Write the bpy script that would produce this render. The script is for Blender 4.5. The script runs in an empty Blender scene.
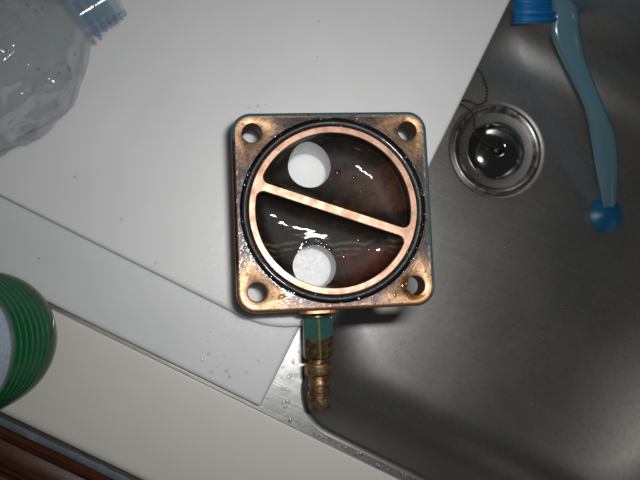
import bpy, bmesh, math, random
from mathutils import Vector, Matrix, noise as mnoise
from mathutils.geometry import delaunay_2d_cdt

random.seed(7)
sc = bpy.context.scene
COL = sc.collection
MM = 0.001
pi = math.pi

# ------------------------------------------------------------------ camera, flash, ambience
# hand-held compact camera, 395 mm above the cutting board, almost plumb; the built-in flash sits beside the lens
H = 395.0
cd = bpy.data.cameras.new("camera")
cam = bpy.data.objects.new("camera", cd)
COL.objects.link(cam)
cd.sensor_width = 36.0
cd.lens = 36.0 * 620.0 / 640.0
cd.clip_start = 0.01
cd.clip_end = 20.0
cam.matrix_world = Matrix(((0.993717, -0.004488, -0.111832, 0.0),
                           (-0.004488, 0.996794, -0.079880, 0.0),
                           (0.111832, 0.079880, 0.990511, H * MM),
                           (0, 0, 0, 1)))
cd.dof.use_dof = True
cd.dof.focus_distance = 0.357
cd.dof.aperture_fstop = 16.0
sc.camera = cam

ld = bpy.data.lights.new("camera_flash", 'AREA')
ld.shape = 'RECTANGLE'
ld.size = 0.034
ld.size_y = 0.010
ld.spread = math.radians(122)
ld.energy = 0.55
ld.color = (1.0, 0.995, 0.985)
flash = bpy.data.objects.new("camera_flash", ld)
COL.objects.link(flash)
flash.matrix_world = cam.matrix_world.copy()
flash.location = (37 * MM, 30 * MM, (H + 4) * MM)

w = bpy.data.worlds.new("World")
sc.world = w
w.use_nodes = True
bg = w.node_tree.nodes["Background"]
bg.inputs[0].default_value = (0.90, 0.95, 1.0, 1)
bg.inputs[1].default_value = 0.018

sc.view_settings.view_transform = 'Standard'
sc.view_settings.look = 'None'
sc.view_settings.exposure = 0.0
sc.view_settings.gamma = 1.0
sc.cycles.use_denoising = True
sc.cycles.max_bounces = 14
sc.cycles.transparent_max_bounces = 24
sc.cycles.transmission_bounces = 12
sc.cycles.glossy_bounces = 6
sc.cycles.sample_clamp_indirect = 4.0
sc.cycles.blur_glossy = 0.3
sc.cycles.filter_width = 2.0


# ------------------------------------------------------------------ node helpers
class NT:
    def __init__(self, name):
        self.m = bpy.data.materials.new(name)
        self.m.use_nodes = True
        self.t = self.m.node_tree
        self.t.nodes.clear()
        self.out = self.t.nodes.new('ShaderNodeOutputMaterial')

    def n(self, kind, **kw):
        x = self.t.nodes.new(kind)
        for k, v in kw.items():
            setattr(x, k, v)
        return x

    def put(self, sock, v):
        if isinstance(v, bpy.types.NodeSocket):
            self.t.links.new(v, sock)
        elif v is not None:
            if isinstance(v, (tuple, list)) and len(v) == 3 and sock.type == 'RGBA':
                v = (*v, 1)
            sock.default_value = v

    def mm(self, scale=(1, 1, 1), rot=(0, 0, 0)):
        """object coordinates in millimetres"""
        c = self.n('ShaderNodeTexCoord').outputs['Object']
        mp = self.n('ShaderNodeMapping')
        self.put(mp.inputs['Vector'], c)
        mp.inputs['Rotation'].default_value = rot
        mp.inputs['Scale'].default_value = tuple(1000 * s for s in scale)
        return mp.outputs[0]

    def noise(self, vec, scale, detail=4, rough=0.55, dist=0.0):
        x = self.n('ShaderNodeTexNoise')
        self.put(x.inputs['Vector'], vec)
        x.inputs['Scale'].default_value = scale
        x.inputs['Detail'].default_value = detail
        x.inputs['Roughness'].default_value = rough
        x.inputs['Distortion'].default_value = dist
        return x.outputs[0]

    def math(self, op, a, b=None, c=None, clamp=False):
        x = self.n('ShaderNodeMath', operation=op, use_clamp=clamp)
        self.put(x.inputs[0], a)
        if b is not None:
            self.put(x.inputs[1], b)
        if c is not None:
            self.put(x.inputs[2], c)
        return x.outputs[0]

    def step(self, v, lo, hi, a=0.0, b=1.0):
        x = self.n('ShaderNodeMapRange', interpolation_type='SMOOTHSTEP')
        self.put(x.inputs[0], v)
        x.inputs[1].default_value = lo
        x.inputs[2].default_value = hi
        x.inputs[3].default_value = a
        x.inputs[4].default_value = b
        return x.outputs[0]

    def mix(self, f, a, b):
        x = self.n('ShaderNodeMix', data_type='RGBA')
        self.put(x.inputs[0], f)
        self.put(x.inputs[6], a)
        self.put(x.inputs[7], b)
        return x.outputs[2]

    def sep(self, v):
        x = self.n('ShaderNodeSeparateXYZ')
        self.put(x.inputs[0], v)
        return x.outputs

    def comb(self, a, b, c):
        x = self.n('ShaderNodeCombineXYZ')
        for i, v in enumerate((a, b, c)):
            self.put(x.inputs[i], v)
        return x.outputs[0]

    def bump(self, h, dist_mm, strength=1.0, normal=None):
        x = self.n('ShaderNodeBump')
        self.put(x.inputs['Height'], h)
        x.inputs['Distance'].default_value = dist_mm * MM
        x.inputs['Strength'].default_value = strength
        if normal is not None:
            self.put(x.inputs['Normal'], normal)
        return x.outputs[0]

    def bsdf(self, **kw):
        p = self.n('ShaderNodeBsdfPrincipled')
        for k, v in kw.items():
            self.put(p.inputs[k.replace('_', ' ')], v)
        self.t.links.new(p.outputs[0], self.out.inputs[0])
        return p

    def surf(self, s):
        self.t.links.new(s, self.out.inputs[0])


# ------------------------------------------------------------------ materials
def mat_board(name, col, stain):
    t = NT(name)
    v = t.mm()
    n1 = t.noise(v, 0.02, 4)
    n2 = t.noise(v, 0.35, 5, 0.7)
    c = t.mix(t.step(n1, 0.35, 0.7), col, stain)
    c = t.mix(t.step(n2, 0.62, 0.8, 0, 0.25), c, tuple(x * 0.82 for x in col))
    s1 = t.noise(t.mm((0.012, 0.5, 1), (0, 0, 0.9)), 1.0, 3)
    s2 = t.noise(t.mm((0.6, 0.015, 1), (0, 0, 0.35)), 1.0, 3)
    s3 = t.noise(v, 1.1, 3)
    h = t.math('ADD', t.math('ADD', t.math('MULTIPLY', s1, 0.5), t.math('MULTIPLY', s2, 0.5)), t.math('MULTIPLY', s3, 0.7))
    t.bsdf(Base_Color=c, Roughness=t.step(n2, 0.3, 0.7, 0.36, 0.5), Normal=t.bump(h, 0.05, 0.8),
           Subsurface_Weight=0.75, Subsurface_Radius=(1.0, 1.0, 0.95), Subsurface_Scale=0.007)
    return t.m


def mat_steel(name, rough=0.3, base=(0.60, 0.595, 0.58), wet=False, scr=1.0):
    t = NT(name)
    v = t.mm()
    big = t.noise(v, 0.018, 5, 0.6)
    spots = t.noise(v, 0.25, 5, 0.65)
    hsum = None
    for k, ang in enumerate((0.15, 0.7, 1.35, 2.1, 2.7)):
        g = t.noise(t.mm((0.01, 0.9, 1), (0, 0, ang)), 1.0 + 0.13 * k, 2, 0.6)
        g = t.step(g, 0.62, 0.74)
        hsum = g if hsum is None else t.math('ADD', hsum, g)
    brush = t.noise(t.mm((0.02, 2.2, 0.4), (0, 0, 0.47)), 1.0, 3)
    h = t.math('ADD', t.math('MULTIPLY', hsum, 0.75 * scr), t.math('MULTIPLY', brush, 0.5))
    c = t.mix(t.step(spots, 0.4, 0.75), base, tuple(x * 0.8 for x in base))
    r = t.math('ADD', t.step(big, 0.25, 0.75, rough - 0.015, rough + 0.02), t.math('MULTIPLY', t.step(spots, 0.5, 0.8), 0.03))
    r = t.math('ADD', r, t.math('MULTIPLY', hsum, 0.03))
    nrm = t.bump(h, 0.02, 0.7)
    if wet:
        nrm = t.bump(t.noise(v, 0.10, 3, 0.5), 0.14, 0.7, nrm)
    t.bsdf(Base_Color=c, Metallic=1.0, Roughness=r, Normal=nrm)
    return t.m


def mat_chrome(name, rough, base=(0.6, 0.59, 0.57)):
    t = NT(name)
    v = t.mm()
    n = t.noise(v, 0.2, 4)
    t.bsdf(Base_Color=t.mix(n, base, tuple(x * 0.75 for x in base)), Metallic=1.0,
           Roughness=t.step(n, 0.3, 0.7, rough * 0.7, rough * 1.3), Normal=t.bump(t.noise(v, 0.9, 3), 0.02, 0.6))
    return t.m


def mat_plain(name, col, rough=0.5, var=0.15, scale=0.2, bump=0.03, **kw):
    t = NT(name)
    v = t.mm()
    n = t.noise(v, scale, 5, 0.6)
    t.bsdf(Base_Color=t.mix(n, tuple(x * (1 - var) for x in col), tuple(min(1, x * (1 + var)) for x in col)),
           Roughness=rough, Normal=t.bump(t.noise(v, scale * 5, 4), bump, 0.7), **kw)
    return t.m


def schlick(t, f0=0.04, normal=None):
    lw = t.n('ShaderNodeLayerWeight')
    lw.inputs['Blend'].default_value = 0.5
    if normal is not None:
        t.put(lw.inputs['Normal'], normal)
    f = lw.outputs['Facing']
    return t.math('ADD', t.math('MULTIPLY', t.math('POWER', f, 5.0), 1.0 - f0), f0), f


def mat_water(name="water", col=(0.96, 0.965, 0.97), edge=(0.82, 0.83, 0.84), f0=0.15):
    """clear drops: light passes, the rim dims it, the flash glints on top"""
    t = NT(name)
    f, fac = schlick(t, f0)
    tr = t.n('ShaderNodeBsdfTransparent')
    t.put(tr.inputs[0], t.mix(t.step(fac, 0.15, 0.75), col, edge))
    gl = t.n('ShaderNodeBsdfGlossy')
    gl.inputs['Roughness'].default_value = 0.06
    mx = t.n('ShaderNodeMixShader')
    t.put(mx.inputs[0], f)
    t.t.links.new(tr.outputs[0], mx.inputs[1])
    t.t.links.new(gl.outputs[0], mx.inputs[2])
    t.surf(mx.outputs[0])
    return t.m


def mat_flange():
    """machined bronze face: bare gold corners, black wet oxide along the gasket line"""
    t = NT("bronze_face")
    v = t.mm()
    x, y, z = t.sep(v)
    ax, ay = t.math('ABSOLUTE', x), t.math('ABSOLUTE', y)
    dx, dy = t.math('SUBTRACT', ax, 46.5), t.math('SUBTRACT', ay, 46.5)
    dc = t.math('SQRT', t.math('ADD', t.math('MULTIPLY', dx, dx), t.math('MULTIPLY', dy, dy)))
    n1 = t.noise(v, 0.09, 5, 0.65, 0.6)
    n2 = t.noise(v, 0.35, 5, 0.7)
    r = t.math('SQRT', t.math('ADD', t.math('MULTIPLY', x, x), t.math('MULTIPLY', y, y)))
    ang = t.math('ARCTAN2', y, x)
    swirl = t.noise(t.comb(t.math('MULTIPLY', ang, 4.0), t.math('MULTIPLY', r, 1.0), 0.0), 1.1, 5, 0.7)
    # more bare metal towards the lower corners
    dcn = t.math('ADD', dc, t.math('MULTIPLY', t.math('SUBTRACT', n1, 0.5), 26.0))
    dcn = t.math('ADD', dcn, t.math('MULTIPLY', t.math('SUBTRACT', swirl, 0.5), 9.0))
    dcn = t.math('ADD', dcn, t.math('MULTIPLY', y, 0.035))
    dark = t.step(dcn, 6.0, 25.0)
    # black rim hugging the seal groove
    seal = t.step(t.math('ADD', r, t.math('MULTIPLY', t.math('SUBTRACT', n2, 0.5), 4.0)), 54.0, 58.0, 0.8, 0.0)
    dark = t.math('MAXIMUM', dark, seal)
    gold = t.mix(t.step(swirl, 0.3, 0.7), (0.33, 0.19, 0.105), (0.53, 0.345, 0.215))
    gold = t.mix(t.step(n2, 0.52, 0.68, 0, 0.7), gold, (0.36, 0.15, 0.06))
    pink = t.step(n1, 0.5, 0.62)
    darkc = t.mix(n2, (0.016, 0.012, 0.012), (0.06, 0.042, 0.037))
    greyc = t.mix(n2, (0.16, 0.115, 0.10), (0.30, 0.20, 0.17))
    low = t.math('MULTIPLY', t.step(y, -46.0, -51.0), t.step(n2, 0.35, 0.6, 0.4, 1.0))
    darkc = t.mix(t.math('MAXIMUM', low, t.math('MULTIPLY', pink, 0.25)), darkc, greyc)
    edge = t.math('MAXIMUM', t.step(ax, 53.4, 54.8), t.step(ay, 53.4, 54.8))
    worn = t.math('MULTIPLY', t.math('MULTIPLY', edge, t.step(n2, 0.36, 0.64)), t.step(t.noise(v, 0.05, 2), 0.38, 0.55, 0.1, 0.8))
    c = t.mix(dark, gold, darkc)
    c = t.mix(worn, c, (0.55, 0.31, 0.20))
    metal = t.math('SUBTRACT', 1.0, t.math('MULTIPLY', dark, t.math('SUBTRACT', 0.75, t.math('MULTIPLY', worn, 0.7))))
    rough = t.math('ADD', t.math('MULTIPLY', dark, -0.06), t.step(swirl, 0.3, 0.7, 0.36, 0.52))
    h = t.math('ADD', t.math('MULTIPLY', swirl, 0.8), n2)
    nb = t.bump(h, 0.22, 0.7)
    nb = t.bump(t.noise(v, 0.22, 4), 0.35, 0.5, nb)
    t.bsdf(Base_Color=c, Metallic=metal, Roughness=rough, Normal=nb,
           Coat_Weight=t.math('ADD', t.math('MULTIPLY', dark, t.step(n1, 0.4, 0.6, 0.3, 0.8)), 0.1), Coat_Roughness=0.08, Coat_Normal=t.bump(t.noise(v, 0.3, 3), 0.35, 0.6))
    return t.m


def mat_paint():
    """sides: blue-green engine paint worn to copper at the lower left"""
    t = NT("teal_paint")
    v = t.mm()
    x, y, z = t.sep(v)
    n1 = t.noise(v, 0.12, 5, 0.65)
    n2 = t.noise(v, 0.5, 5, 0.7)
    d = t.math('ADD', t.math('MULTIPLY', x, 0.8), t.math('MULTIPLY', y, 1.0))
    d = t.math('ADD', d, t.math('MULTIPLY', t.math('SUBTRACT', n1, 0.5), 70.0))
    p = t.step(d, -14.0, 8.0)
    p = t.math('MULTIPLY', p, t.step(n2, 0.33, 0.42))
    cop = t.mix(n2, (0.22, 0.10, 0.055), (0.85, 0.48, 0.27))
    cop = t.mix(t.math('MULTIPLY', t.step(x, -52.0, -55.5), t.step(y, -40.0, -28.0, 0.0, 0.9)), cop, (0.035, 0.022, 0.024))
    tl = t.mix(n1, (0.028, 0.078, 0.082), (0.055, 0.135, 0.14))
    t.bsdf(Base_Color=t.mix(p, cop, tl), Metallic=t.math('MULTIPLY', t.math('SUBTRACT', 1.0, p), 0.9), Roughness=0.38,
           Normal=t.bump(t.math('ADD', n2, n1), 0.3, 0.7))
    return t.m


def mat_rim():
    t = NT("bare_copper")
    v = t.mm()
    x, y, z = t.sep(v)
    n1 = t.noise(v, 0.13, 5, 0.6)
    n2 = t.noise(v, 0.9, 4, 0.7)
    c = t.mix(t.step(n1, 0.35, 0.7), (0.62, 0.385, 0.275), (0.42, 0.235, 0.155))
    c = t.mix(t.step(n2, 0.58, 0.75, 0, 0.6), c, (0.36, 0.18, 0.12))
    t.bsdf(Base_Color=c, Metallic=0.75, Roughness=t.step(n1, 0.3, 0.7, 0.42, 0.52),
           Normal=t.bump(t.math('ADD', n2, n1), 0.12, 0.8), Coat_Weight=t.step(n1, 0.45, 0.6, 0.0, 0.5), Coat_Roughness=0.1)
    return t.m


def mat_chamber():
    """wet oxidised casting inside the two chambers"""
    t = NT("wet_oxide")
    v = t.mm()
    x, y, z = t.sep(v)
    n1 = t.noise(v, 0.045, 5, 0.6, 0.4)
    n2 = t.noise(v, 0.25, 5, 0.65)
    c = t.mix(t.step(n2, 0.3, 0.7), (0.006, 0.0045, 0.0035), (0.021, 0.014, 0.009))
    # rust-brown patches on the right-hand side of each chamber
    rr = t.math('ADD', x, t.math('MULTIPLY', t.math('SUBTRACT', n1, 0.5), 75.0))
    rust = t.math('MULTIPLY', t.step(rr, -4.0, 28.0), t.step(n2, 0.3, 0.62, 0.35, 1.0))
    top = t.step(y, -14.0, -19.0)
    rust_col = t.mix(top, (0.066, 0.029, 0.017), (0.075, 0.018, 0.009))
    ylow = t.math('MULTIPLY', t.step(y, -18.0, -24.0), t.step(n1, 0.3, 0.5))
    yup = t.step(t.math('ADD', y, t.math('MULTIPLY', n1, 10.0)), 36.0, 28.0)
    sel = t.math('ADD', ylow, t.math('MULTIPLY', t.step(y, -2.0, 2.0), yup), clamp=True)
    c = t.mix(t.math('MULTIPLY', rust, sel), c, rust_col)
    # thin pale wavering lines across the lower chamber
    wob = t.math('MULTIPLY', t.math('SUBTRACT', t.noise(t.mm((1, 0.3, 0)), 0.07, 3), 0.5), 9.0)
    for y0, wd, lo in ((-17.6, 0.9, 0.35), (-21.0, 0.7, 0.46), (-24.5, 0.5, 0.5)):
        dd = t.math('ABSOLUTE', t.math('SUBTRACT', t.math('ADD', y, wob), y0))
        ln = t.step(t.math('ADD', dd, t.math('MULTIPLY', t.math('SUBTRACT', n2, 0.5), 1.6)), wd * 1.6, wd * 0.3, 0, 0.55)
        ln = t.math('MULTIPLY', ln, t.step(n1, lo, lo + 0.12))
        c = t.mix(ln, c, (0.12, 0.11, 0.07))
    wav = t.noise(t.mm((0.5, 1.6, 1)), 0.05, 3, 0.5)
    fine = t.noise(v, 0.5, 4, 0.6)
    nb = t.bump(t.math('ADD', n2, fine), 0.14, 0.6)
    t.bsdf(Base_Color=c, Metallic=0.0, Roughness=0.6, Specular_IOR_Level=0.25, Normal=nb, Coat_Weight=t.step(z, 39.0, 31.0, 0.12, 1.0), Coat_Roughness=0.025, Coat_IOR=1.4,
           Coat_Normal=t.bump(wav, 0.5, 0.6))
    return t.m


def mat_fitting(name, teal_amt, base_a=(0.16, 0.085, 0.04), base_b=(0.52, 0.30, 0.13), grad=None):
    t = NT(name)
    v = t.mm()
    x, y, z = t.sep(v)
    n1 = t.noise(v, 0.14, 4, 0.6, 0.5)
    n2 = t.noise(v, 0.35, 3, 0.55)
    c = t.mix(t.step(n2, 0.3, 0.75), base_a, base_b)
    f = n1
    if grad:    # narrow brighter brass line along the ridge of the nut
        ridge_line = t.math('ABSOLUTE', t.math('ADD', x, 9.5))
        ridge_line = t.step(t.math('ADD', ridge_line, t.math('MULTIPLY', n2, 0.7)), 1.1, 0.55)
        c = t.mix(ridge_line, c, (0.62, 0.42, 0.22))
    if grad:
        f = t.math('ADD', n1, t.step(y, grad[0], grad[1], -0.35, 0.35))
    p = t.step(f, 0.62 - teal_amt, 0.66 - teal_amt)
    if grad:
        p = t.math('MULTIPLY', p, t.math('SUBTRACT', 1.0, t.math('MULTIPLY', ridge_line, 0.85)))
    c = t.mix(p, c, t.mix(n2, (0.012, 0.058, 0.048), (0.034, 0.115, 0.09)))
    t.bsdf(Base_Color=c, Metallic=t.math('MULTIPLY', t.math('SUBTRACT', 1.0, p), 0.8), Roughness=0.42,
           Normal=t.bump(t.math('ADD', n1, n2), 0.25, 0.7))
    return t.m


def mat_thin_plastic(name, tint, diff=0.0, dcol=(0.8, 0.85, 0.9), bump=0.0, rough=0.06, tint_edge=None, f0=0.04, dedge=None):
    """thin-walled clear plastic: passes light, reflects by Fresnel"""
    t = NT(name)
    nb = None
    if bump:
        v = t.mm()
        nb = t.bump(t.noise(v, 0.05, 4, 0.6, 0.8), bump, 0.8)
    fr, fac = schlick(t, f0, nb)
    tr = t.n('ShaderNodeBsdfTransparent')
    t.put(tr.inputs[0], t.mix(t.step(fac, 0.35, 1.0), tint, tint_edge or tuple(x * 0.72 for x in tint)))
    gl = t.n('ShaderNodeBsdfGlossy')
    gl.inputs['Roughness'].default_value = rough
    if nb is not None:
        t.put(gl.inputs['Normal'], nb)
    body = tr.outputs[0]
    if diff:
        df = t.n('ShaderNodeBsdfDiffuse')
        if dedge:
            dcol = t.mix(t.step(fac, 0.35, 0.8), dcol, dedge)
        t.put(df.inputs[0], dcol)
        tl = t.n('ShaderNodeBsdfTranslucent')
        t.put(tl.inputs[0], dcol)
        m0 = t.n('ShaderNodeMixShader')
        m0.inputs[0].default_value = 0.4
        t.t.links.new(df.outputs[0], m0.inputs[1])
        t.t.links.new(tl.outputs[0], m0.inputs[2])
        m1 = t.n('ShaderNodeMixShader')
        m1.inputs[0].default_value = diff
        t.t.links.new(body, m1.inputs[1])
        t.t.links.new(m0.outputs[0], m1.inputs[2])
        body = m1.outputs[0]
    m2 = t.n('ShaderNodeMixShader')
    t.put(m2.inputs[0], fr)
    t.t.links.new(body, m2.inputs[1])
    t.t.links.new(gl.outputs[0], m2.inputs[2])
    t.surf(m2.outputs[0])
    return t.m


def mat_wood():
    t = NT("mahogany")
    v = t.mm((0.02, 0.45, 0.45))
    g = t.noise(v, 1.0, 5, 0.7, 0.6)
    g2 = t.noise(t.mm((0.06, 1.6, 1.6)), 1.0, 4, 0.7)
    c = t.mix(t.step(g, 0.3, 0.7), (0.022, 0.007, 0.003), (0.12, 0.036, 0.012))
    c = t.mix(t.step(g2, 0.55, 0.7, 0, 0.7), c, (0.02, 0.008, 0.005))
    t.bsdf(Base_Color=c, Roughness=0.36, Normal=t.bump(t.math('ADD', g, g2), 0.15, 0.6), Coat_Weight=0.3, Coat_Roughness=0.2)
    return t.m


def mat_label():
    t = NT("bottle_label_print")
    v = t.mm()
    x, y, z = t.sep(v)
    ang = t.math('MULTIPLY', t.math('ARCTAN2', y, x), 40.0)
    p = t.comb(ang, z, 0.0)
    fine = t.noise(t.comb(t.math('MULTIPLY', ang, 0.55), t.math('MULTIPLY', z, 1.0), 0.0), 0.9, 2, 0.5)
    fine = t.math('ADD', fine, t.math('MULTIPLY', t.math('SINE', t.math('MULTIPLY', z, 1.7)), 0.05))
    big = t.noise(p, 0.05, 3)
    c = t.mix(t.step(fine, 0.46, 0.56), (0.42, 0.50, 0.62), (0.25, 0.34, 0.48))
    c = t.mix(t.step(z, 88.6, 89.2), (0.08, 0.16, 0.36), c)
    red = t.math('MULTIPLY', t.step(big, 0.55, 0.6), t.step(z, 100.0, 102.0))
    c = t.mix(red, c, (0.75, 0.72, 0.68))
    t.bsdf(Base_Color=c, Roughness=0.35)
    return t.m


M = {
    'board_top': mat_board("white_polyethylene", (0.75, 0.76, 0.755), (0.73, 0.74, 0.735)),
    'board_low': mat_board("bluish_polyethylene", (0.70, 0.708, 0.712), (0.67, 0.678, 0.685)),
    'steel_bowl': mat_steel("brushed_steel_bowl", 0.375, (0.62, 0.605, 0.58)),
    'steel_deck': mat_steel("wet_steel_deck", 0.34, (0.6, 0.6, 0.59), wet=True),
    'chrome': mat_chrome("polished_steel", 0.10),
    'chrome_ring': mat_chrome("satin_steel", 0.36, (0.44, 0.42, 0.385)),
    'chain': mat_chrome("dull_chain_metal", 0.4, (0.10, 0.085, 0.07)),
    'counter': mat_plain("cream_laminate", (0.69, 0.665, 0.60), 0.45, 0.03, 0.05, 0.02),
    'trim': mat_plain("grey_edge_trim", (0.16, 0.19, 0.22), 0.45, 0.5, 0.2, 0.1),
    'grime': mat_plain("dark_sealant", (0.035, 0.028, 0.028), 0.6, 0.5, 0.3, 0.3),
    'wood': mat_wood(),
    'face': mat_flange(),
    'paint': mat_paint(),
    'rim': mat_rim(),
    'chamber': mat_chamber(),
    'port': mat_plain("tinned_port_wall", (0.66, 0.67, 0.68), 0.45, 0.1, 0.3, 0.15),
    'hole': mat_plain("dark_bore", (0.10, 0.055, 0.03), 0.5, 0.4, 0.4, 0.2),
    'groove': mat_plain("black_groove", (0.012, 0.010, 0.010), 0.35, 0.4, 0.4, 0.2, Coat_Weight=0.5),
    'rubber': mat_plain("black_rubber", (0.010, 0.009, 0.010), 0.24, 0.3, 0.3, 0.4, Coat_Weight=0.4),
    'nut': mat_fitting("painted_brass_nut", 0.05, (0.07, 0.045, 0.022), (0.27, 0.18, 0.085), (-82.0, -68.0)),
    'collar': mat_fitting("tarnished_brass", -0.02, (0.15, 0.09, 0.04), (0.46, 0.30, 0.13)),
    'stem': mat_fitting("brown_brass", -0.12, (0.11, 0.065, 0.035), (0.36, 0.215, 0.10)),
    'end': mat_fitting("verdigris_brass", 0.05, (0.13, 0.08, 0.045), (0.40, 0.25, 0.13)),
    'water': mat_water(),
    'water_bright': mat_water('wet_glint', f0=0.32),
    'amber': mat_water("amber_oily_water", (0.90, 0.70, 0.42), (0.66, 0.42, 0.18), 0.12),
    'pet': mat_thin_plastic("clear_plastic", (0.955, 0.97, 0.975), 0.07, (0.6, 0.66, 0.7), 0.8, 0.10, (0.78, 0.81, 0.83), 0.12),
    'pet_neck': mat_thin_plastic("clear_blue_plastic", (0.93, 0.965, 0.985), 0.04, (0.4, 0.6, 0.8), 0.0, 0.08, (0.22, 0.47, 0.72), 0.07),
    'green': mat_thin_plastic("green_plastic", (0.04, 0.42, 0.16), 0.5, (0.005, 0.27, 0.095), 0.3, 0.2, (0.01, 0.16, 0.06)),
    'green_base': mat_thin_plastic("pale_green_plastic", (0.50, 0.68, 0.56), 0.35, (0.13, 0.30, 0.20), 0.3, 0.06, (0.02, 0.24, 0.10)),
    'label': mat_label(),
    'handle': mat_thin_plastic("smoky_blue_plastic", (0.55, 0.68, 0.74), 0.6, (0.31, 0.56, 0.66), 0.0, 0.16, (0.03, 0.34, 0.52), 0.04, (0.006, 0.30, 0.48)),
    'blue': mat_plain("blue_plastic", (0.004, 0.115, 0.24), 0.35, 0.15, 0.2, 0.03),
    'bristle': mat_plain("blue_bristle", (0.008, 0.22, 0.58), 0.35, 0.2, 0.4, 0.0),
}


# ------------------------------------------------------------------ mesh helpers (all lengths in mm)
def circle(cx, cy, r, n, ph=0.0):
    return [(cx + r * math.cos(ph + 2 * pi * i / n), cy + r * math.sin(ph + 2 * pi * i / n)) for i in range(n)]


def rrect(x0, y0, x1, y1, r, n=8):
    """rounded rectangle, counter-clockwise; r = one radius or four (from lower left, counter-clockwise)"""
    rs = r if isinstance(r, (tuple, list)) else (r,) * 4
    out = []
    for (cx, cy, a, rad) in ((x0, y0, pi, rs[0]), (x1, y0, 1.5 * pi, rs[1]), (x1, y1, 0, rs[2]), (x0, y1, 0.5 * pi, rs[3])):
        ox = cx + (rad if cx == x0 else -rad)
        oy = cy + (rad if cy == y0 else -rad)
        for i in range(n + 1):
            t = a + 0.5 * pi * i / n
            out.append((ox + rad * math.cos(t), oy + rad * math.sin(t)))
    return out


class MB:
    def __init__(self):
        self.bm = bmesh.new()

    def loop(self, pts, z):
        return [self.bm.verts.new((p[0], p[1], z)) for p in pts]

    def loop3(self, pts):
        return [self.bm.verts.new(p) for p in pts]

    def loft(self, a, b, mi=0, closed=True, smooth=True):
        n = len(a)
        for i in range(n if closed else n - 1):
            j = (i + 1) % n
            f = self.bm.faces.new((a[i], a[j], b[j], b[i]))
            f.material_index = mi
            f.smooth = smooth

    def fill(self, outer, holes=(), mi=0, flip=False):
        """flat face with holes, triangulated"""
        loops = [list(outer)] + [list(h) for h in holes]
        vs, edges = [], []
        for lp in loops:
            k = len(vs)
            n = len(lp)
            edges += [(k + i, k + (i + 1) % n) for i in range(n)]
            vs += lp
        pts = [Vector((v.co.x, v.co.y)) for v in vs]
        _v, _e, fs, ov, _oe, _of = delaunay_2d_cdt(pts, edges, [], 1, 1e-5)
        ov = [o or [min(range(len(pts)), key=lambda k: (pts[k] - _v[i]).length)] for i, o in enumerate(ov)]

        def inside(p, lp):
            c = False
            for a, b in zip(lp, lp[1:] + lp[:1]):
                a, b = a.co, b.co
                if (a.y > p.y) != (b.y > p.y) and p.x < (b.x - a.x) * (p.y - a.y) / (b.y - a.y) + a.x:
                    c = not c
            return c
        for t in fs:
            q = [vs[ov[i][0]] for i in t]
            if len(set(q)) < 3:
                continue
            ctr = sum((v.co for v in q), Vector()) / len(q)
            if not inside(ctr, loops[0]) or any(inside(ctr, h) for h in loops[1:]):
                continue
            a, b, c = (x.co for x in q[:3])
            if ((b - a).cross(c - a).z < 0) != flip:
                q.reverse()
            try:
                f = self.bm.faces.new(q)
                f.material_index = mi
            except ValueError:
                pass

    def lathe(self, prof, n=48, cx=0, cy=0, mi=0, mis=None, cap0=False, cap1=False, mat=None):
        """prof = [(r, z)]; mat = Matrix applied to the result"""
        rows = []
        for r, z in prof:
            pts = [Vector((cx + r * math.cos(2 * pi * i / n), cy + r * math.sin(2 * pi * i / n), z)) for i in range(n)]
            rows.append(self.loop3([mat @ p for p in pts] if mat else pts))
        for k in range(len(rows) - 1):
            self.loft(rows[k], rows[k + 1], mis[k] if mis else mi)
        for flag, row, m in ((cap0, rows[0], mis[0] if mis else mi), (cap1, rows[-1], mis[-1] if mis else mi)):
            if flag:
                f = self.bm.faces.new(row)
                f.material_index = m
        return rows

    def sweep(self, pts, radii, n=12, ups=None, mi=0, cap=True):
        """tube through pts; radii = (half width, half thickness)"""
        P = [Vector(p) for p in pts]
        rows = []
        for i, p in enumerate(P):
            d = (P[min(i + 1, len(P) - 1)] - P[max(i - 1, 0)]).normalized()
            up = Vector(ups) if ups else Vector((0, 0, 1))
            s = d.cross(up).normalized()
            u = s.cross(d).normalized()
            a, b = radii[i] if isinstance(radii[i], (tuple, list)) else (radii[i], radii[i])
            rows.append(self.loop3([p + s * a * math.cos(2 * pi * k / n) + u * b * math.sin(2 * pi * k / n) for k in range(n)]))
        for i in range(len(rows) - 1):
            self.loft(rows[i], rows[i + 1], mi)
        if cap:
            for r in (rows[0], rows[-1]):
                f = self.bm.faces.new(r)
                f.material_index = mi
        return rows

    def drop(self, x, y, z, r, h, n=9, mi=0, sy=1.0, rot=0.0, nrm=None):
        """a bead of water: closed cap sunk a little into what carries it"""
        rows = []
        q = Vector((0, 0, 1)).rotation_difference(nrm).to_matrix() if nrm is not None else None
        for (k, zz) in ((0.75, -0.35), (1.0, 0.0), (0.93, 0.42), (0.68, 0.78), (0.36, 0.95)):
            ring = []
            for i in range(n):
                a = 2 * pi * i / n
                px, py = r * k * math.cos(a), r * k * math.sin(a) * sy
                px, py = px * math.cos(rot) - py * math.sin(rot), px * math.sin(rot) + py * math.cos(rot)
                p = Vector((px, py, zz * h))
                if q:
                    p = q @ p
                ring.append(p + Vector((x, y, z)))
            rows.append(self.loop3(ring))
        for i in range(len(rows) - 1):
            self.loft(rows[i], rows[i + 1], mi)
        for row in (rows[0], rows[-1]):
            f = self.bm.faces.new(row)
            f.smooth = True
            f.material_index = mi

    def build(self, name, mats, parent=None, sharp=40, fix=True):
        me = bpy.data.meshes.new(name)
        bmesh.ops.remove_doubles(self.bm, verts=self.bm.verts, dist=1e-4)
        if fix:
            bmesh.ops.recalc_face_normals(self.bm, faces=self.bm.faces)
        self.bm.to_mesh(me)
        self.bm.free()
        me.transform(Matrix.Scale(MM, 4))
        return link_mesh(name, me, mats, parent, sharp)


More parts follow.
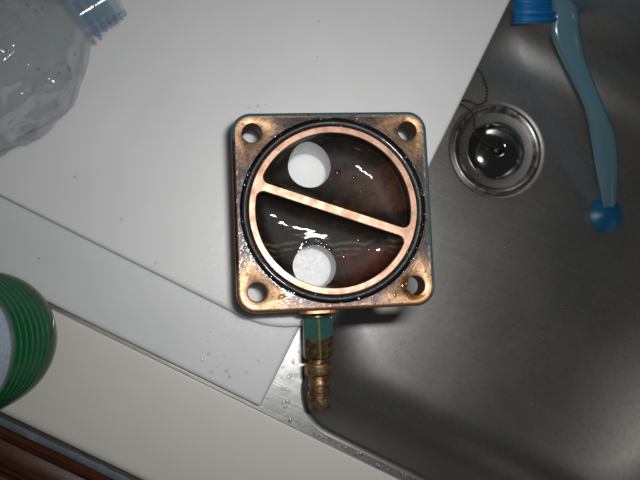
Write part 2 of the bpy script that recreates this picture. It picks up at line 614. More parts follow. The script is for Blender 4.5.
def link_mesh(name, me, mats, parent=None, sharp=40):
    me.name = name
    for m in (mats if isinstance(mats, (list, tuple)) else [mats]):
        me.materials.append(M[m])
    if sharp:
        me.set_sharp_from_angle(angle=math.radians(sharp))
    o = bpy.data.objects.new(name, me)
    COL.objects.link(o)
    if parent:
        o.parent = parent
    return o


def tag(o, label=None, cat=None, group=None, kind=None):
    for k, v in (('label', label), ('category', cat), ('group', group), ('kind', kind)):
        if v:
            o[k] = v
    return o


def thing(name, label, cat, loc=(0, 0, 0), rz=0.0, group=None):
    o = bpy.data.objects.new(name, None)
    COL.objects.link(o)
    o.empty_display_size = 0.02
    o.location = [c * MM for c in loc]
    o.rotation_euler = (0, 0, rz)
    return tag(o, label, cat, group)


# ------------------------------------------------------------------ the setting: counter, edge trim, wood
# the galley is turned 27 degrees; U runs along the counter front, V towards the back
TH = math.radians(-27)
Z_RIM, Z_COUNTER, Z_FLOOR = -12.0, -14.0, -165.0


def setting(o):
    o.rotation_euler = (0, 0, TH)
    return tag(o, kind='structure')


b = MB()
prof = [(-65.2, -40), (-65.2, -16), (-66.6, -14.1), (-67.0, -14), (-68.2, -14), (-130.5, -14), (-132.5, -14.05), (-135.2, -14.8), (-136.4, -17), (-136.6, -34)]
rows = [b.loop3([(u, v, z) for (v, z) in prof]) for u in (-420, 520)]
b.loft(rows[0], rows[1], 0, closed=False)
setting(b.build('counter', 'counter', sharp=60))

b = MB()
prof = [(-136.4, -17.2), (-137.2, -15.6), (-138.2, -15.4), (-142.8, -15.9), (-143.6, -17.0), (-143.6, -36)]
rows = [b.loop3([(u, v + 0.5 * mnoise.noise(Vector((u * 0.03, v, 0))), z + 0.35 * mnoise.noise(Vector((u * 0.05, v * 3, 4)))) for (v, z) in prof])
        for u in range(-420, 521, 6)]
for i in range(len(rows) - 1):
    b.loft(rows[i], rows[i + 1], 0, closed=False)
setting(b.build('counter_edge_trim', 'trim', sharp=60))
b = MB()   # dark sealant bead in the joint between laminate and trim
rows = [b.loop3([(u, -136.2 + 0.35 * mnoise.noise(Vector((u * 0.06, 0, 0))), -16.4), (u, -136.9, -15.2 + 0.4 * mnoise.noise(Vector((u * 0.08, 3, 0)))),
                 (u, -138.4 + 0.8 * mnoise.noise(Vector((u * 0.07, 9, 0))), -15.0)]) for u in range(-420, 521, 4)]
for i in range(len(rows) - 1):
    b.loft(rows[i], rows[i + 1], 0, closed=False)
setting(b.build('counter_edge_sealant', 'grime', sharp=60))

wroot = None
for k, prof in enumerate((
        [(-143.9, -36), (-143.9, -19.5), (-144.8, -18.2), (-149.5, -18.2), (-151.2, -19.4), (-152.2, -22)],
        [(-152.4, -36), (-152.4, -24.0), (-153.4, -22.8), (-168, -22.4), (-170.5, -23.4), (-171.6, -26)],
        [(-171.9, -36), (-171.9, -24.4), (-173.2, -22.6), (-175.5, -22.4), (-177.4, -23.8), (-178.2, -27)],
        [(-178.4, -40), (-178.4, -31), (-179.4, -29.6), (-212, -29.4), (-216, -31), (-217, -40)])):
    b = MB()
    rows = [b.loop3([(u, v, z) for (v, z) in prof]) for u in (-420, 520)]
    b.loft(rows[0], rows[1], 0, closed=False)
    if k == 0:
        wroot = setting(b.build('wooden_edge', 'wood', sharp=50))
    else:
        b.build('wood_moulding', 'wood', wroot, sharp=50)

# ------------------------------------------------------------------ sink
sink = thing('kitchen_sink', 'stainless steel sink with deep brushed bowl set into the cream counter', 'sink', (0, 0, 0), TH)
BX0, BY0, BX1, BY1 = 56.5, -60.0, 458.0, 352.0     # bowl opening in U, V
RC = 30.0


def bowl_loop(d, rad):
    return rrect(BX0 + d * 0.62, BY0 + d, BX1 - d, BY1 - d, rad, 10)


b = MB()
lp = []
prof = [(-1.0, Z_RIM, RC + 1), (1.2, Z_RIM - 0.5, RC), (2.6, Z_RIM - 2.0, RC), (3.2, Z_RIM - 5.0, RC), (8.0, -100.0, RC + 6)]
R_F = 46.0
for k in range(1, 10):
    a = 0.5 * pi * k / 9
    prof.append((8.6 + R_F * (1 - math.cos(a)), Z_FLOOR + R_F - R_F * math.sin(a), RC + 6 + 24 * k / 9))
prof.append((8.6 + R_F + 3.0, Z_FLOOR, RC + 30))
for d, z, rad in prof:
    lp.append(b.loop(bowl_loop(d, rad), z))
for i in range(len(lp) - 1):
    b.loft(lp[i], lp[i + 1])
DRU, DRV = 148.0, 224.0
hole = b.loop(circle(DRU, DRV, 46.5, 64), Z_FLOOR)
hole0 = b.loop(circle(DRU, DRV, 48.5, 64), Z_FLOOR)
b.fill(lp[-1], [hole0])
b.loft(hole0, hole)
dish = b.loop(circle(DRU, DRV, 44.5, 64), Z_FLOOR - 1.4)
dish2 = b.loop(circle(DRU, DRV, 24.0, 64), Z_FLOOR - 3.0)
b.loft(hole, dish)
b.loft(dish, dish2)
b.build('bowl', 'steel_bowl', sink, sharp=50, fix=False)

b = MB()
o1 = rrect(-420, -65.6, 470, 410, 12, 6)
outer = b.loop(o1, Z_RIM)
low = b.loop(rrect(-421, -66.3, 471, 411, 12, 6), Z_RIM - 0.9)
low2 = b.loop(rrect(-421, -66.4, 471, 411, 12, 6), Z_RIM - 4)
inner = b.loop(bowl_loop(-1.0, RC + 1), Z_RIM)
b.fill(outer, [inner])
b.loft(outer, low)
b.loft(low, low2)
b.build('deck', 'steel_deck', sink, sharp=50, fix=False)


def uv(u, v):
    c, s = math.cos(TH), math.sin(TH)
    return (u * c - v * s, u * s + v * c)


# drain ring, plug, chain
dx, dy = uv(DRU, DRV)
drain = thing('sink_drain', 'round steel drain flange in the sink floor around the domed plug', 'drain', (dx, dy, Z_FLOOR))
b = MB()
b.lathe([(44.0, -1.3), (43.8, 0.6), (42.6, 1.3), (40.8, 1.2), (39.0, 0.2), (37.2, -1.5), (34.8, -2.9), (32.8, -4.2), (31.9, -6.5), (31.8, -11)], 72)
b.build('flange_ring', 'chrome_ring', drain, sharp=0)
b = MB()
b.lathe([(31.7, -11), (30.9, -12), (0.6, -12)], 48, cap1=True)
b.build('strainer_floor', 'grime', drain)
plug = thing('sink_plug', 'domed chrome sink plug sitting in the drain, knob at its middle', 'plug', (dx, dy, Z_FLOOR - 5), 0)
b = MB()
b.lathe([(29.6, -1.4), (30.0, 0.0), (29.0, 2.0), (26.2, 4.8), (22.0, 7.2), (16.5, 9.0), (10.5, 10.1), (6.6, 10.4), (5.6, 9.2), (4.0, 8.6), (0.5, 8.5)], 64, cap1=True)
b.build('dome', 'chrome', plug, sharp=0)
b = MB()
b.lathe([(31.3, -4.0), (31.4, -1.4), (30.6, -0.6), (29.4, -0.9), (28.4, -4)], 48)
b.build('rubber_seal', 'rubber', plug)
b = MB()
b.lathe([(4.6, 8.4), (4.9, 9.4), (3.0, 10.4), (2.6, 12.0), (3.4, 13.0), (3.0, 14.4), (0.4, 14.8)], 24, cap1=True)
b.build('knob', 'chain', plug)

CH1 = [(229.5, 129.5, -150.5), (226, 131, -151), (219.5, 136, -154.5), (213.5, 141.5, -159), (210.5, 151, -162.6), (211, 161.5, -163.4), (208, 169.3, -163.4), (202, 172.5, -162), (194, 174, -158), (184, 172, -150)]
CH2 = [(184, 172, -150), (190, 177, -155), (207, 178, -163), (215, 174.5, -163.4), (223.3, 179, -163.4), (225, 190, -163.4), (222, 199.5, -163.4), (219.5, 206, -163.4), (210, 214, -163), (196, 219, -160)]
b = MB()
pos = []
for path in (CH1, CH2):
    P = [Vector(p) for p in path]
    carry = 0.0
    for p, q in zip(P, P[1:]):
        L = (q - p).length
        s = carry
        while s < L:
            pos.append(p.lerp(q, s / L))
            s += 3.3
        carry = s - L
for p in pos:
    r_ = bmesh.ops.create_icosphere(b.bm, subdivisions=2, radius=1.2, matrix=Matrix.Translation(p))
    for v in r_['verts']:
        for f in v.link_faces:
            f.smooth = True
b.sweep(CH1, [0.35] * len(CH1), 5)
b.sweep(CH2, [0.35] * len(CH2), 5)
ch = tag(b.build('bead_chain', 'chain', None, sharp=0), 'dull bead chain looping from the plug knob to under the cutting board', 'chain')

# ------------------------------------------------------------------ cutting boards


def board(name, label, x0, y0, x1, y1, radii, z0, z1, mat, rot):
    root = MB()
    prof = [(0.9, z0), (0.0, z0 + 0.9), (0.0, z1 - 2.2), (0.3, z1 - 1.2), (1.0, z1 - 0.4), (2.2, z1 - 0.04), (3.2, z1)]
    loops = []
    for d, z in prof:
        loops.append(root.loop(rrect(x0 + d, y0 + d, x1 - d, y1 - d, tuple(max(r - d, 0.3) for r in radii), 14), z))
    for i in range(len(loops) - 1):
        root.loft(loops[i], loops[i + 1])
    root.fill(loops[0], flip=True)
    root.fill(loops[-1])
    o = root.build(name, mat, None, sharp=25)
    o.rotation_euler = (0, 0, rot)
    return tag(o, label, 'cutting board')


board('cutting_board', 'white plastic cutting board with rounded corner under the bronze end cap, lying uppermost',
      -330, -17.2, 68.3, 330, (20, 66, 20, 20), -6, 0, 'board_top', TH)
board('cutting_board', 'bluish white cutting board with square corner, partly covered by the upper board',
      -330, -62.8, 39.6, 318, (3, 2.2, 3, 3), -12, -6.05, 'board_low', TH)

# ------------------------------------------------------------------ bronze end cap
RZ = math.radians(2.2)
CX, CY = 47.8, 45.8
cap = thing('end_cap', 'square bronze heat exchanger end cap with two wet chambers on the cutting board', 'end cap', (CX, CY, 0), RZ)
ZT = 45.0
HW = 57.2          # half width
R_GO, R_GI = 53.4, 48.9     # seal groove
R_IN = 44.9
HOLE_C, HOLE_R = 45.4, 5.5


def wob(p, amp=0.25, f=0.09, s=0.0):
    k = amp * mnoise.noise(Vector((p[0] * f, p[1] * f, s)))
    l = math.hypot(*p) or 1
    return (p[0] + p[0] / l * k, p[1] + p[1] / l * k)


def fl(d):
    h = HW - d
    return [wob(p) for p in rrect(-h, -h, h, h, 11.5 - d if d > -3 else 14, 12)]


b = MB()
bev = 2.3
outs = []
for k in range(6):
    a = 0.5 * pi * k / 5
    outs.append((bev * (1 - math.sin(a)) * (0.85 if k else 1.0), ZT - bev * (1 - math.cos(a))))
outs += [(-0.15, ZT - 7), (0.0, ZT - 12), (0.3, ZT - 14.5), (1.6, ZT - 15.2)]
L = [b.loop(fl(d), z) for d, z in outs]
holes_top, holes_bot = [], []
for sx in (-1, 1):
    for sy in (-1, 1):
        loops = [b.loop([wob_p for wob_p in circle(sx * HOLE_C, sy * HOLE_C, r, 32)], z)
                 for r, z in ((HOLE_R + 0.5, ZT), (HOLE_R + 0.12, ZT - 0.25), (HOLE_R, ZT - 0.8), (HOLE_R, ZT - 15.2))]
        b.loft(loops[0], loops[1], 0)
        b.loft(loops[1], loops[2], 0)
        b.loft(loops[2], loops[3], 2)
        holes_top.append(loops[0])
        holes_bot.append(loops[-1])
gro = [b.loop(circle(0, 0, r, 96), z) for r, z in ((R_GO + 0.4, ZT), (R_GO, ZT - 0.6), (R_GO - 0.2, ZT - 3.6), (R_GI - 1.0, ZT - 3.7))]
b.fill(L[0], holes_top + [gro[0]], 0)
b.loft(gro[0], gro[1], 3)
b.loft(gro[1], gro[2], 3)
b.loft(gro[2], gro[3], 3)
for i in range(len(L) - 1):
    b.loft(L[i], L[i + 1], 1)
sk = [b.loop(circle(0, 0, r, 96), z) for r, z in ((51, ZT - 15.2), (50, ZT - 18), (49.2, 4), (47.6, 0.4), (46.0, 0.3))]
b.fill(L[-1], holes_bot + [sk[0]], 1, flip=True)
for i in range(len(sk) - 1):
    b.loft(sk[i], sk[i + 1], 1)
# boss under the lower flange edge where the fitting screws in
bo = [b.loop3([(x, y, z) for (x, z) in ((-21.5, 33), (-19.5, 40.2), (-17.5, 41.4), (-2.0, 41.4), (0.0, 40.2), (2.0, 33), (0, 10), (-4, 7), (-15.5, 7), (-19.5, 10))])
      for y in (-49.6, -57.6, -58.9)]
b.loft(bo[0], bo[1], 1)
b.loft(bo[1], bo[2], 1)
f = b.bm.faces.new(bo[2])
f.material_index = 1
b.build('flange', ['face', 'paint', 'hole', 'groove'], cap, sharp=38, fix=False)

b = MB()
tor = []
for i in range(96):
    a = 2 * pi * i / 96
    tor.append(b.loop3([((51.1 + 2.0 * math.cos(t)) * math.cos(a), (51.1 + 2.0 * math.cos(t)) * math.sin(a), ZT - 1.7 + 2.0 * math.sin(t)) for t in [2 * pi * k / 12 for k in range(12)]]))
for i in range(96):
    b.loft(tor[i], tor[(i + 1) % 96])
b.build('seal_ring', 'rubber', cap, sharp=0)

# inner body: a cylinder with two D-shaped pockets and two ports drilled through
BAR = math.radians(-17.6) - RZ
BAR_H = 2.55


def dshape(side, d, rc):
    """D outline (chord along the divider), inset by d, corners rounded by rc"""
    R = R_IN - d
    h = BAR_H + d
    rc = max(rc, 0.6)
    yc = h + rc
    xc = math.sqrt((R - rc) ** 2 - yc ** 2)
    pts = []
    a1 = math.atan2(yc, xc)
    for i in range(9):          # right corner, from chord to arc
        t = -pi / 2 + (a1 + pi / 2) * i / 8
        pts.append((xc + rc * math.cos(t), yc + rc * math.sin(t)))
    for i in range(1, 48):
        t = a1 + (pi - 2 * a1) * i / 48
        pts.append((R * math.cos(t), R * math.sin(t)))
    for i in range(9):
        t = pi - a1 + (a1 + pi / 2) * i / 8
        pts.append((-xc + rc * math.cos(t), yc + rc * math.sin(t)))
    for i in range(1, 14):      # along the chord
        pts.append((-xc + 2 * xc * i / 14, h))
    if side < 0:
        pts = [(-x, -y) for x, y in pts]
    c, s = math.cos(BAR), math.sin(BAR)
    return [(x * c - y * s, x * s + y * c) for x, y in pts]


b = MB()
Z_BOT, Z_FL = 2.5, 25.0
ow = [b.loop(circle(0, 0, r, 96), z) for r, z in ((R_GI - 0.5, ZT), (R_GI - 0.1, ZT - 0.4), (R_GI - 0.1, Z_BOT))]
b.loft(ow[0], ow[1])
b.loft(ow[1], ow[2])
b.fill(ow[2], flip=True)
tops = []
for side in (1, -1):
    pr_ = [(-0.35, ZT, 4.2), (0.0, ZT - 0.5, 4.0), (0.3, ZT - 10, 4.0)]
    RF = 13.0 if side > 0 else 8.5
    for k in range(1, 8):
        a = 0.5 * pi * k / 7
        pr_.append((0.3 + RF * (1 - math.cos(a)), Z_FL + RF - RF * math.sin(a), 4.0))
    pr_ += [(RF + 4.0, Z_FL - 0.35, 4.0)]
    lp = [b.loop(dshape(side, d, rc), z) for d, z, rc in pr_]
    if side < 0:    # the lower floor climbs a little to the right
        for row in lp[2:]:
            for v in row:
                v.co.z += 0.028 * v.co.x * min(1.0, max(0.0, (ZT - 10 - v.co.z) / 9.0))
    for i in range(len(lp) - 1):
        b.loft(lp[i], lp[i + 1])
    b.fill(lp[-1])
    tops.append(lp[0])
b.fill(ow[0], tops)
bmesh.ops.remove_doubles(b.bm, verts=b.bm.verts, dist=1e-4)
bmesh.ops.recalc_face_normals(b.bm, faces=b.bm.faces)
me = bpy.data.meshes.new('chamber')
b.bm.to_mesh(me)
b.bm.free()
solid = bpy.data.objects.new('chamber', me)
COL.objects.link(solid)
PORTS = [(-11.2, 29.2), (-10.6, -31.6)]
PORT_R = 13.1
cutters = []
for px, py in PORTS:
    c = MB()
    c.lathe([(PORT_R, -4), (PORT_R, 43.4 if py < 0 else 36.0)], 48, px, py, cap0=True, cap1=True)
    bmesh.ops.recalc_face_normals(c.bm, faces=c.bm.faces)
    cm = bpy.data.meshes.new('cut')
    c.bm.to_mesh(cm)
    c.bm.free()
    co = bpy.data.objects.new('cut', cm)
    COL.objects.link(co)
    cutters.append(co)
    md = solid.modifiers.new('port', 'BOOLEAN')
    md.operation = 'DIFFERENCE'
    md.object = co
    md.solver = 'EXACT'
dg = bpy.context.evaluated_depsgraph_get()
res = bpy.data.meshes.new_from_object(solid.evaluated_get(dg))
for o in [solid] + cutters:
    bpy.data.objects.remove(o, do_unlink=True)


def subset(keep, matidx):
    bm = bmesh.new()
    bm.from_mesh(res)
    bm.normal_update()
    dele = []
    for f in bm.faces:
        if keep(f):
            f.material_index = matidx(f)
        else:
            dele.append(f)
    bmesh.ops.delete(bm, geom=dele, context='FACES')
    m2 = bpy.data.meshes.new('x')
    bm.to_mesh(m2)
    bm.free()
    m2.transform(Matrix.Scale(MM, 4))
    return m2


def in_port(f):
    return abs(f.normal.z) < 0.1 and any(all(abs(math.hypot(v.co.x - px, v.co.y - py) - PORT_R) < 0.05 for v in f.verts) for px, py in PORTS)


is_top = lambda f: f.calc_center_median().z > ZT - 0.45
link_mesh('sealing_rim', subset(is_top, lambda f: 0), ['rim'], cap, 30)
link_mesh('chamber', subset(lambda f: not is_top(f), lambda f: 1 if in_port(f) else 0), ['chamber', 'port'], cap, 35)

# hose fitting on the lower side (axis along local -Y, 17 mm above the board)
FX, FZ = -9.5, 17.0
ROT = Matrix.Translation((FX, -52.0, FZ)) @ Matrix.Rotation(math.radians(-0.5), 4, 'Z') @ Matrix.Rotation(math.radians(90), 4, 'X')
b = MB()
b.lathe([(5.6, -6), (5.6, 9.5), (6.6, 9.5), (6.6, 35.0), (5.4, 35.0), (5.4, 37.6), (7.0, 37.6), (7.0, 44.6), (6.6, 45.0), (6.3, 45.4), (6.3, 49.3), (6.9, 50.4), (6.4, 50.8),
         (6.3, 54.6), (6.9, 55.2), (6.9, 55.9), (6.2, 56.4)], 40, mat=ROT, cap0=True)
fit = b.build('hose_fitting', 'stem', cap, sharp=30)
b = MB()
hexp = lambda r: [(r * math.cos(pi / 2 + k * pi / 3), r * math.sin(pi / 2 + k * pi / 3)) for k in range(6)]
hl = []
for r, z in ((8.2, 10.0), (9.9, 11.0), (9.9, 34.2), (9.0, 34.9), (6.7, 35.0)):
    hl.append(b.loop3([ROT @ Vector((x, y, z)) for x, y in hexp(r)]))
for i in range(len(hl) - 1):
    b.loft(hl[i], hl[i + 1])
b.bm.faces.new(hl[0])
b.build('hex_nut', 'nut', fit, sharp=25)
b = MB()
b.lathe([(6.4, 37.5), (8.1, 37.6), (8.6, 38.2), (8.6, 43.6), (8.2, 44.6), (6.6, 44.9)], 40, mat=ROT)
b.build('collar', 'collar', fit, sharp=30)
b = MB()
b.lathe([(6.25, 56.2), (6.9, 56.5), (6.9, 60.5), (6.6, 64.0), (6.2, 64.7), (4.4, 64.8), (4.3, 55)], 40, mat=ROT)
b.build('barb_tip', 'end', fit, sharp=30)

# ------------------------------------------------------------------ clear bottle lying on the board
A0 = Vector((-137.3, 125.2, 45.0))
AX = Vector((0.816, 0.577, 0.0)).normalized()
bt = thing('plastic_bottle', 'crumpled clear plastic bottle lying open and wet on the white cutting board', 'bottle', (A0.x, A0.y, 45.0), math.atan2(AX.y, AX.x))
b = MB()
prof = [(4, -150), (26, -151), (38, -146), (42.5, -134), (43.5, -118), (43.8, -90), (41.5, -80), (43.8, -70), (43.8, -40), (44.0, -18), (43.2, -4), (41.2, 8), (37.2, 20), (31, 31), (23.5, 40), (17, 45.5),
        (13.8, 49), (13.2, 50.5)]
fine = []
for (r0, z0), (r1, z1) in zip(prof, prof[1:]):
    k = max(1, int(abs(z1 - z0) / 1.6))
    fine += [(r0 + (r1 - r0) * i / k, z0 + (z1 - z0) * i / k) for i in range(k)]
fine.append(prof[-1])
B2X = Matrix.Rotation(math.radians(90), 4, 'Y')     # local z -> x
rows = b.lathe(fine, 144, mat=B2X)
for row, (r, z) in zip(rows, fine):
    amt = max(0.0, min(1.0, (44 - z) / 30.0)) * min(1.0, r / 30)
    for v in row:
        p = v.co
        dirn = Vector((0, p.y, p.z)).normalized()
        q = Vector((p.x * 0.022, p.y * 0.03, p.z * 0.03))
        k = mnoise.noise(q + Vector((3, 1, 5))) * 6.5
        k += -7.5 * max(0, 0.35 - abs(mnoise.noise(q * 1.3 + Vector((9, 2, 1))))) * 1.4      # sharp creases
        k += mnoise.noise(q * 3.5) * 1.3
        dd = mnoise.voronoi(Vector((p.x * 0.05, p.y * 0.055, p.z * 0.055)) + Vector((1, 7, 2)))[0]
        k -= 7.5 * min(0.5, dd[1] - dd[0])      # flat dents between sharp folds
        v.co += dirn * k * amt
        if v.co.z < -44.6:
            v.co.z = -44.6
b.build('body', 'pet', bt, sharp=0)
b = MB()
nk = [(13.2, 50.4), (13.0, 51.6), (16.6, 52.0), (16.8, 52.6), (16.6, 53.6), (13.1, 54.2), (13.0, 57.0), (14.6, 57.5), (14.6, 59.0), (12.9, 59.5)]
for k in range(3):
    z = 61.2 + 3.6 * k
    nk += [(12.8, z), (13.9, z + 0.7), (13.9, z + 1.3), (12.8, z + 2.0)]
nk += [(12.8, 72.5), (12.3, 73.2), (11.2, 73.2), (10.9, 72.6), (10.9, 51)]
b.lathe(nk, 56, mat=B2X)
b.build('neck', 'pet_neck', bt, sharp=35)

# ------------------------------------------------------------------ green bottle standing on the counter
GX, GY = -155.8, -28.6
gb = thing('soda_bottle', 'green ribbed plastic bottle with a blue and white label standing on the cream counter', 'bottle', (GX, GY, Z_COUNTER + 0.05), 0)
b = MB()
GR = 40.6
prof = [(12, 4), (22, 2.5), (27, 0.2), (29.5, 0.2), (31.5, 2.0), (33.2, 6), (36.5, 9.5), (39.0, 12), (40.4, 16), (40.6, 20), (40.2, 25), (39.2, 27.5)]
mis = [1] * (len(prof) - 1)
z = 28.5
for k in range(6):
    for a in range(8):
        t = a / 8
        prof.append((GR - 1.0 - 0.95 * math.cos(2 * pi * t), z + 8.6 * t))
        mis.append(0)
    z += 8.6
prof += [(GR - 1.4, z), (GR - 0.8, z + 2), (GR - 0.8, z + 62), (GR, z + 66), (GR, z + 80), (35, z + 100), (28, z + 118), (19, z + 136), (13.5, z + 146), (13, z + 150), (16, z + 151), (16, z + 153), (13, z + 154), (13, z + 172), (11, z + 172)]
mis += [0] * 15
b.lathe(prof, 72, mis=mis, cap0=True)
b.build('body', ['green', 'green_base'], gb, sharp=0)
b = MB()
b.lathe([(GR - 0.75, z + 7.5), (GR - 0.45, z + 7.6), (GR - 0.45, z + 60), (GR - 0.75, z + 60.1)], 72)
b.build('label', 'label', gb, sharp=30)

# ------------------------------------------------------------------ dish brush in the bowl
br = thing('dish_brush', 'blue dish brush with translucent handle and blue round foot leaning in the sink', 'brush', (335, 71, Z_FLOOR + 0.5), 0)
FOOT = (5.0, 0.0)
HP = [(-70.6, 225.9, 78.5), (-67.4, 202.6, 72.5), (-64.6, 179.3, 65.5), (-62.5, 167.3, 62.5), (-59.5, 153.3, 57.5), (-46.5, 126.6, 50.5), (-26.4, 94.7, 40.5),
      (-14.1, 69.4, 32.5), (-4.8, 43.7, 22.5), (3.0, 19.3, 11.5), (5.5, 6, 6)]
HW_ = [(11, 4), (11.6, 5), (11.8, 5.5), (12.6, 5.5), (13.4, 5.5), (9.8, 5.5), (8.6, 5.2), (11.6, 5.4), (11.2, 5.4), (8.2, 4.6), (6.4, 3.6)]


def spline(P, k):
    out = []
    for i in range(len(P) - 1):
        p0, p1, p2, p3 = (Vector(P[max(0, min(len(P) - 1, j))]) for j in (i - 1, i, i + 1, i + 2))
        for s in range(k):
            t = s / k
            out.append(0.5 * (2 * p1 + (p2 - p0) * t + (2 * p0 - 5 * p1 + 4 * p2 - p3) * t * t + (3 * p1 - p0 - 3 * p2 + p3) * t ** 3))
    out.append(Vector(P[-1]))
    return out


hp = spline(HP, 5)
hw = [tuple(v[:2]) for v in spline([(a, c, 0) for a, c in HW_], 5)]
b = MB()
b.sweep(hp, hw, 20)
b.build('handle', 'handle', br, sharp=50)
b = MB()
core = hp[len(hp) // 2 + 8:]
b.sweep([p + Vector((0, 0, 0.2)) for p in core], [(2.0, 1.4)] * len(core), 10)
b.build('handle_core', 'blue', br)
b = MB()
b.lathe([(0.5, 0), (16.0, 0), (17.2, 1.2), (17.0, 2.6), (13, 5.5), (8, 8), (6, 10.5), (0.5, 11)], 40, cap0=True, cap1=True)
o = b.build('foot', 'blue', br, sharp=40)
o.location = (FOOT[0] * MM, FOOT[1] * MM, 0)
for k in range(7):      # tufts point sideways, to the left of the head
    t0 = Vector((-76.8 + 0.76 * k, 161.3 + 5.63 * k, 65.4 - 1.1 * k))
    b = MB()
    rnd = random.Random(k)
    for j in range(34):
        a, r = rnd.uniform(0, 2 * pi), 2.4 * math.sqrt(rnd.random())
        s = t0 + Vector((4.5, r * math.cos(a), r * math.sin(a)))
        e = t0 + Vector((-33 + rnd.uniform(-1.4, 0.8), 1.15 * r * math.cos(a) + rnd.uniform(-.3, .3) - 2.2, 1.3 * r * math.sin(a)))
        b.sweep([s, s.lerp(e, 0.5), e], [0.34] * 3, 5)
    b.build('bristle_tuft', 'bristle', br, sharp=0)

# ------------------------------------------------------------------ water
rnd = random.Random(11)
c_, s_ = math.cos(RZ), math.sin(RZ)


def capw(x, y):
    return (CX + x * c_ - y * s_, CY + x * s_ + y * c_)


b = MB()
# beads crowding the seal groove
for i in range(210):
    a = rnd.uniform(0, 2 * pi)
    r = rnd.choice((R_GO + 0.7, R_GO + 1.6, R_GI + 0.9, R_GO - 0.3)) + rnd.uniform(-.6, .6)
    z = ZT - 0.05 if r > R_GO + 0.3 else ZT - 0.7
    x, y = capw(r * math.cos(a), r * math.sin(a))
    q = rnd.uniform(0.3, 0.85)
    b.drop(x, y, z, q, q * 0.42)
for i in range(90):     # on the dark edges of the flange
    side = rnd.random()
    if side < 0.45:
        lx, ly = -55.3 + rnd.uniform(-.9, 1.6), rnd.uniform(-46, 20)
    elif side < 0.75:
        lx, ly = rnd.uniform(-46, 46), -54.5 + rnd.uniform(-1, 2.5)
    elif side < 0.9:
        lx, ly = rnd.uniform(-40, 40), 55 + rnd.uniform(-2, .5)
    else:
        lx, ly = 55 + rnd.uniform(-2, .5), rnd.uniform(-40, 40)
    x, y = capw(lx, ly)
    q = rnd.uniform(0.25, 0.8)
    b.drop(x, y, ZT - 0.05 - (0.5 if max(abs(lx), abs(ly)) > 55.6 else 0), q, q * 0.4)
for lx, ly, q in ((-50.3, 50.2, 1.0), (-26.5, 49.2, 0.9), (-48.3, 36.2, 0.8), (30, 51.5, 0.7), (49, 18, .8), (50, -16, 1.2), (12, -51.5, 1.5), (33, -50.5, 1.3), (51.6, -37.5, 1.0), (-52, -20, .9)):
    x, y = capw(lx, ly)
    b.drop(x, y, ZT - 0.05, q, q * 0.6, 12, sy=rnd.uniform(.7, 1.1), rot=rnd.uniform(0, 3))
# splashes standing on the chamber floors
for lx, ly, q in ((-15, -16.5, .9), (-11, -18.5, .6), (-9, -15.5, .7), (-7.5, -19, .8), (-5.5, -17.6, .9), (-4, -20, .7), (-13.5, -19.6, .5), (-2.5, -18.4, .6), (-17, -19, .5), (-1, -21.5, .9), (6.5, -24, .7),
                  (7.5, -26.5, .8), (17, -16.5, .9), (23, -22.5, .5), (-21, -13, .5), (6, 25.5, 1.3), (16, 22, .9), (19.5, 14, .6), (22.5, 6, .7), (30, 20, .4), (-30, 15, .4)):
    x, y = capw(lx, ly)
    zf = Z_FL + (0.028 * lx if ly < -4 else 0) - 0.3
    b.drop(x, y, zf, q * 1.7, q * 0.8, 12, sy=rnd.uniform(.7, 1), rot=rnd.uniform(0, 3))
tag(b.build('water_droplets', 'water_bright', None, sharp=0), 'tiny clear water beads scattered over the bronze end cap', kind='stuff')

b = MB()
for i in range(7):
    u, v = rnd.uniform(-150, 60), rnd.uniform(0, 240)
    x, y = uv(u, v)
    q = rnd.uniform(0.5, 1.1)
    b.drop(x, y, 0, q, q * 0.45, 10)
for (x, y, q) in ((4.5, 118.5, 1.0), (-1.5, 117.5, 0.7), (9.5, 120, .6), (-80, 44, .9), (-58.5, 17, .9), (-128, 20, .6)):
    b.drop(x, y, 0, q, q * 0.5, 10)
tag(b.build('water_droplets', 'water', None, sharp=0), 'a few clear water drops on the white upper cutting board', kind='stuff')

b = MB()
for i in range(12):
    u, v = rnd.uniform(-30, 36), rnd.uniform(-57, -20)
    x, y = uv(u, v)
    q = rnd.uniform(0.5, 1.3)
    b.drop(x, y, -6.05, q, q * 0.4, 12, sy=rnd.uniform(.75, 1))
tag(b.build('water_droplets', 'water', None, sharp=0), 'clear water drops near the corner of the lower cutting board', kind='stuff')

b = MB()
for i in range(70):
    u, v = rnd.uniform(41, 56), rnd.uniform(-58, -15)
    if i > 20:
        u, v = rnd.uniform(60, 180), rnd.uniform(-64.4, -61.8)
    if u > 58 and v > -60:
        continue
    x, y = uv(u, v)
    q = rnd.uniform(0.6, 1.9)
    b.drop(x, y, Z_RIM, q, q * 0.35, 12, sy=rnd.uniform(.6, 1), rot=rnd.uniform(0, 3))
tag(b.build('water_droplets', 'water', None, sharp=0), 'clear water drops on the bright steel sink deck by the board corner', kind='stuff')

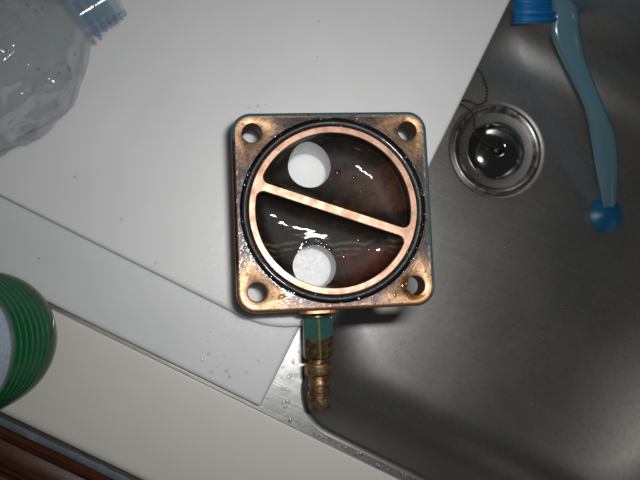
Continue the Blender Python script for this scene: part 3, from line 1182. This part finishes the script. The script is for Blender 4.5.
b = MB()
for i in range(150):
    u, v = rnd.uniform(130, 380), rnd.uniform(0, 290)
    if math.hypot(u - DRU, v - DRV) < 49:
        continue
    if i < 60:
        u, v = rnd.uniform(230, 340), rnd.uniform(250, 295)
    x, y = uv(u, v)
    q = rnd.uniform(0.5, 1.6)
    b.drop(x, y, Z_FLOOR, q, q * 0.35, 9, sy=rnd.uniform(.6, 1), rot=rnd.uniform(0, 3))
tag(b.build('water_droplets', 'water', None, sharp=0), 'small water drops spread over the dark steel sink floor', kind='stuff')

b = MB()    # drops clinging to the upper side of the clear bottle, on its crumpled surface
body = [o for o in bt.children if o.name.startswith('body')][0]
vs = [v for v in body.data.vertices if v.normal.z > 0.3 and -0.06 < v.co.x < 0.04]
mw = Matrix.Translation((A0.x, A0.y, A0.z)) @ Matrix.Rotation(math.atan2(AX.y, AX.x), 4, 'Z')
for v in rnd.sample(vs, min(90, len(vs))):
    p = mw @ (v.co * 1000)
    nn = (mw.to_3x3() @ v.normal).normalized()
    q = rnd.uniform(0.4, 1.3)
    b.drop(p.x, p.y, p.z, q, q * 0.6, 10, nrm=nn)
tag(b.build('water_droplets', 'water', None, sharp=0), 'water drops clinging to the crumpled clear bottle', kind='stuff')

# amber oily water: a bead by the lower left bolt hole and a crescent round the lower right one
b = MB()
x, y = capw(-32.0, -48.6)
b.drop(x, y, ZT - 0.05, 2.6, 1.1, 16, sy=0.62, rot=0.5)
x, y = capw(-51, -35)
b.drop(x, y, ZT - 0.05, 1.2, 0.6, 12, sy=0.7, rot=1.2)
tag(b.build('amber_drop', 'amber', None, sharp=0), 'amber oily drop on the bronze flange right of the lower left bolt hole', 'drop')
b = MB()
pts, rad = [], []
for i in range(25):
    a = math.radians(118 + 200 * i / 24)
    k = math.sin(pi * i / 24) ** 0.5
    r = HOLE_R + 1.5 + 0.5 * math.sin(i * 0.9)
    x, y = capw(HOLE_C + r * math.cos(a), -HOLE_C + r * math.sin(a))
    pts.append((x, y, ZT - 0.05))
    fat = 1.5 + (1.1 if 3 <= i <= 7 else 0)
    rad.append((max(0.25, fat * k), max(0.15, 0.8 * k)))
b.sweep(pts, rad, 12)
tag(b.build('amber_drop', 'amber', None, sharp=0), 'amber crescent of oily water hugging the lower right bolt hole', 'drop')
